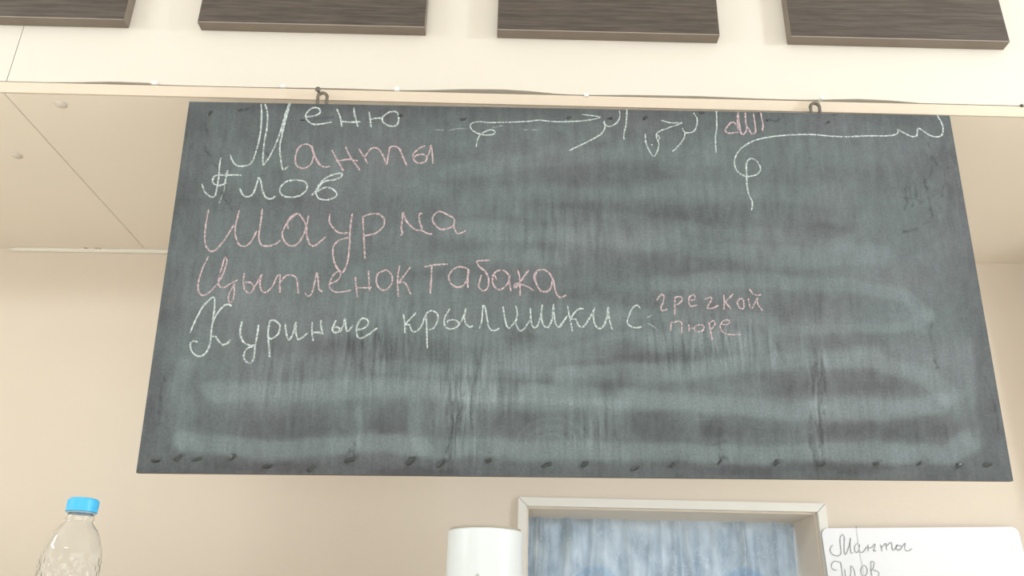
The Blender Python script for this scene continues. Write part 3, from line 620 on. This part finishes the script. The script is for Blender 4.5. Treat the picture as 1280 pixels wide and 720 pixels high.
while zz > .03:
    zz -= .008; i += 1; pr.append((capr*(1.88 if i % 2 else 1.78), zz))
pr += [(capr*1.86, .012), (capr*1.75, .003), (capr*1.4, .0), (capr*.6, .006), (.0003, .008)]
def dimples(r, z, a_):
    if z > zpx(684) or z < .012: return r
    s_ = min(1, (zpx(684)-z)/.01); return r*(1 - .045*s_*(abs(math.sin(a_*9+z*260))+abs(math.sin(a_*8-z*240)))*.7 )
fine = []
for (r0, z0), (r1_, z1_) in zip(pr, pr[1:]):
    n = max(1, int(abs(z1_-z0)/.0016))
    for q in range(n): fine.append((r0+(r1_-r0)*q/n, z0+(z1_-z0)*q/n))
fine.append(pr[-1])
bm = bmesh.new(); lathe(bm, fine, (0, 0, 0), 120, dimples)
pet = bpy.data.materials.new('clear_plastic'); pet.use_nodes = True; nt = pet.node_tree
for n in list(nt.nodes): nt.nodes.remove(n)
out_ = nt.nodes.new('ShaderNodeOutputMaterial'); gs = nt.nodes.new('ShaderNodeBsdfPrincipled')
gs.inputs['Base Color'].default_value = (.97, .985, .99, 1); gs.inputs['Roughness'].default_value = .04
gs.inputs['Transmission Weight'].default_value = 1; gs.inputs['IOR'].default_value = 1.36
nt.links.new(gs.outputs[0], out_.inputs[0])
bb = bm_obj('bottle_body', bm, pet, bot, True); md = bb.modifiers.new('wall', 'SOLIDIFY'); md.thickness = .0007; md.offset = -1
bm = bmesh.new(); lathe(bm, [(capr*.80, capb-.0015), (capr*.93, capb-.0013), (capr*.93, capb-.0003), (capr*.80, capb-.0001)], (0, 0, 0), 64)
nk = mat('neck_ring_plastic', (.62, .78, .88), .25, .5, Alpha=.6); bm_obj('neck_ring', bm, nk, bot, True)

# canister
KY = 1.12
l_ = on_y(559.5, 668, KY); r_ = on_y(654, 668, KY); tp = on_y(606, 663.5, KY)
rad = (r_.x-l_.x)/2*.985; kx = (l_.x+r_.x)/2
can = empty('canister', (kx, KY, CT), label='plain white cylindrical canister in front of the window frame', cat='canister')
ht = on_y(606, 664.5, KY-rad*0).z-CT
bm = bmesh.new(); lathe(bm, [(.0002, 0), (rad*.97, 0), (rad, .003), (rad, ht-.0030), (rad*.992, ht-.0012), (rad*.97, ht-.0004), (rad*.95, ht-.0004), (rad*.94, ht-.004), (rad*.94, .004), (.0002, .004)], (0, 0, 0), 96)
bm_obj('body', bm, M['can'], can, True)
bm = bmesh.new(); lathe(bm, [(.0002, ht-.003), (rad*.936, ht-.003), (rad*.936, ht+.0006), (rad*.955, ht+.0022), (rad*.93, ht+.0028), (.0002, ht+.0028)], (0, 0, 0), 96)
tag(bm_obj('lid', bm, M['canrim'], can, True), label='taupe rim of the lid')
p = on_y(597, 719.5, KY-rad); bm = bmesh.new(); bmesh.ops.create_icosphere(bm, subdivisions=2, radius=1)
an = math.atan2(-math.sqrt(max(0, rad**2-(p.x-kx)**2)), p.x-kx)
for v in bm.verts: v.co = Vector((rad*math.cos(an)+v.co.x*.0025, rad*math.sin(an)+v.co.y*.0012, p.z-CT+v.co.z*.0025))
bm_obj('button', bm, mat('grey_dot', (.45, .45, .43), .5), can, True)

# added cupboard right of the frame to shade the wall, and added unseen lamps
cb = empty('added_shade_cupboard', (1.45, 1.3, 0), label='added tall brown cupboard, unseen, shading the wall under the bulkhead, right of the menu sheet', cat='cupboard')
keep(box_obj('carcass', (1.137, 1.785, 1.36, 1.54, 0, H-.01), M['cupboard']), cb)
keep(box_obj('door', (1.142, 1.459, 1.342, 1.36, .08, H-.04), M['cupboard'], None, .002), cb)
keep(box_obj('door', (1.463, 1.78, 1.342, 1.36, .08, H-.04), M['cupboard'], None, .002), cb)
em = mat('added_lamp_diffuser', (.9, .9, .88), .5, Emission_Color=(1, .97, .92, 1), Emission_Strength=2.0)  # glow for the added lamps only
L_ = empty('added_ceiling_lamp', (-.55, -1.4, ZC-.11), label='added rectangular white ceiling lamp, unseen behind the viewer', cat='lamp')  # lamp body added to go with the ceiling light, out of view
keep(box_obj('housing', (-.87, -.23, -1.59, -1.21, ZC-.09, ZC), M['white'], None, .004), L_)
keep(box_obj('diffuser', (-.85, -.25, -1.57, -1.23, ZC-.10, ZC-.09), em), L_)
for sg, lb in ((-1, 'added unseen long white tube lamp high on the left wall'), (1, 'added unseen short square white lamp high on the right wall')):
    xw = X0 if sg < 0 else X1; hl = .55 if sg < 0 else .15
    L_ = empty('added_wall_lamp', (xw, .1, 2.25), label=lb, cat='lamp')  # invented wall lamps, added to light the wall and window from the sides
    keep(box_obj('housing', (min(xw, xw-sg*.06), max(xw, xw-sg*.06), .1-hl, .1+hl, 2.17, 2.33), M['white'], None, .004), L_)
    keep(box_obj('diffuser', (min(xw-sg*.06, xw-sg*.075), max(xw-sg*.06, xw-sg*.075), .12-hl, .08+hl, 2.185, 2.315), em), L_)
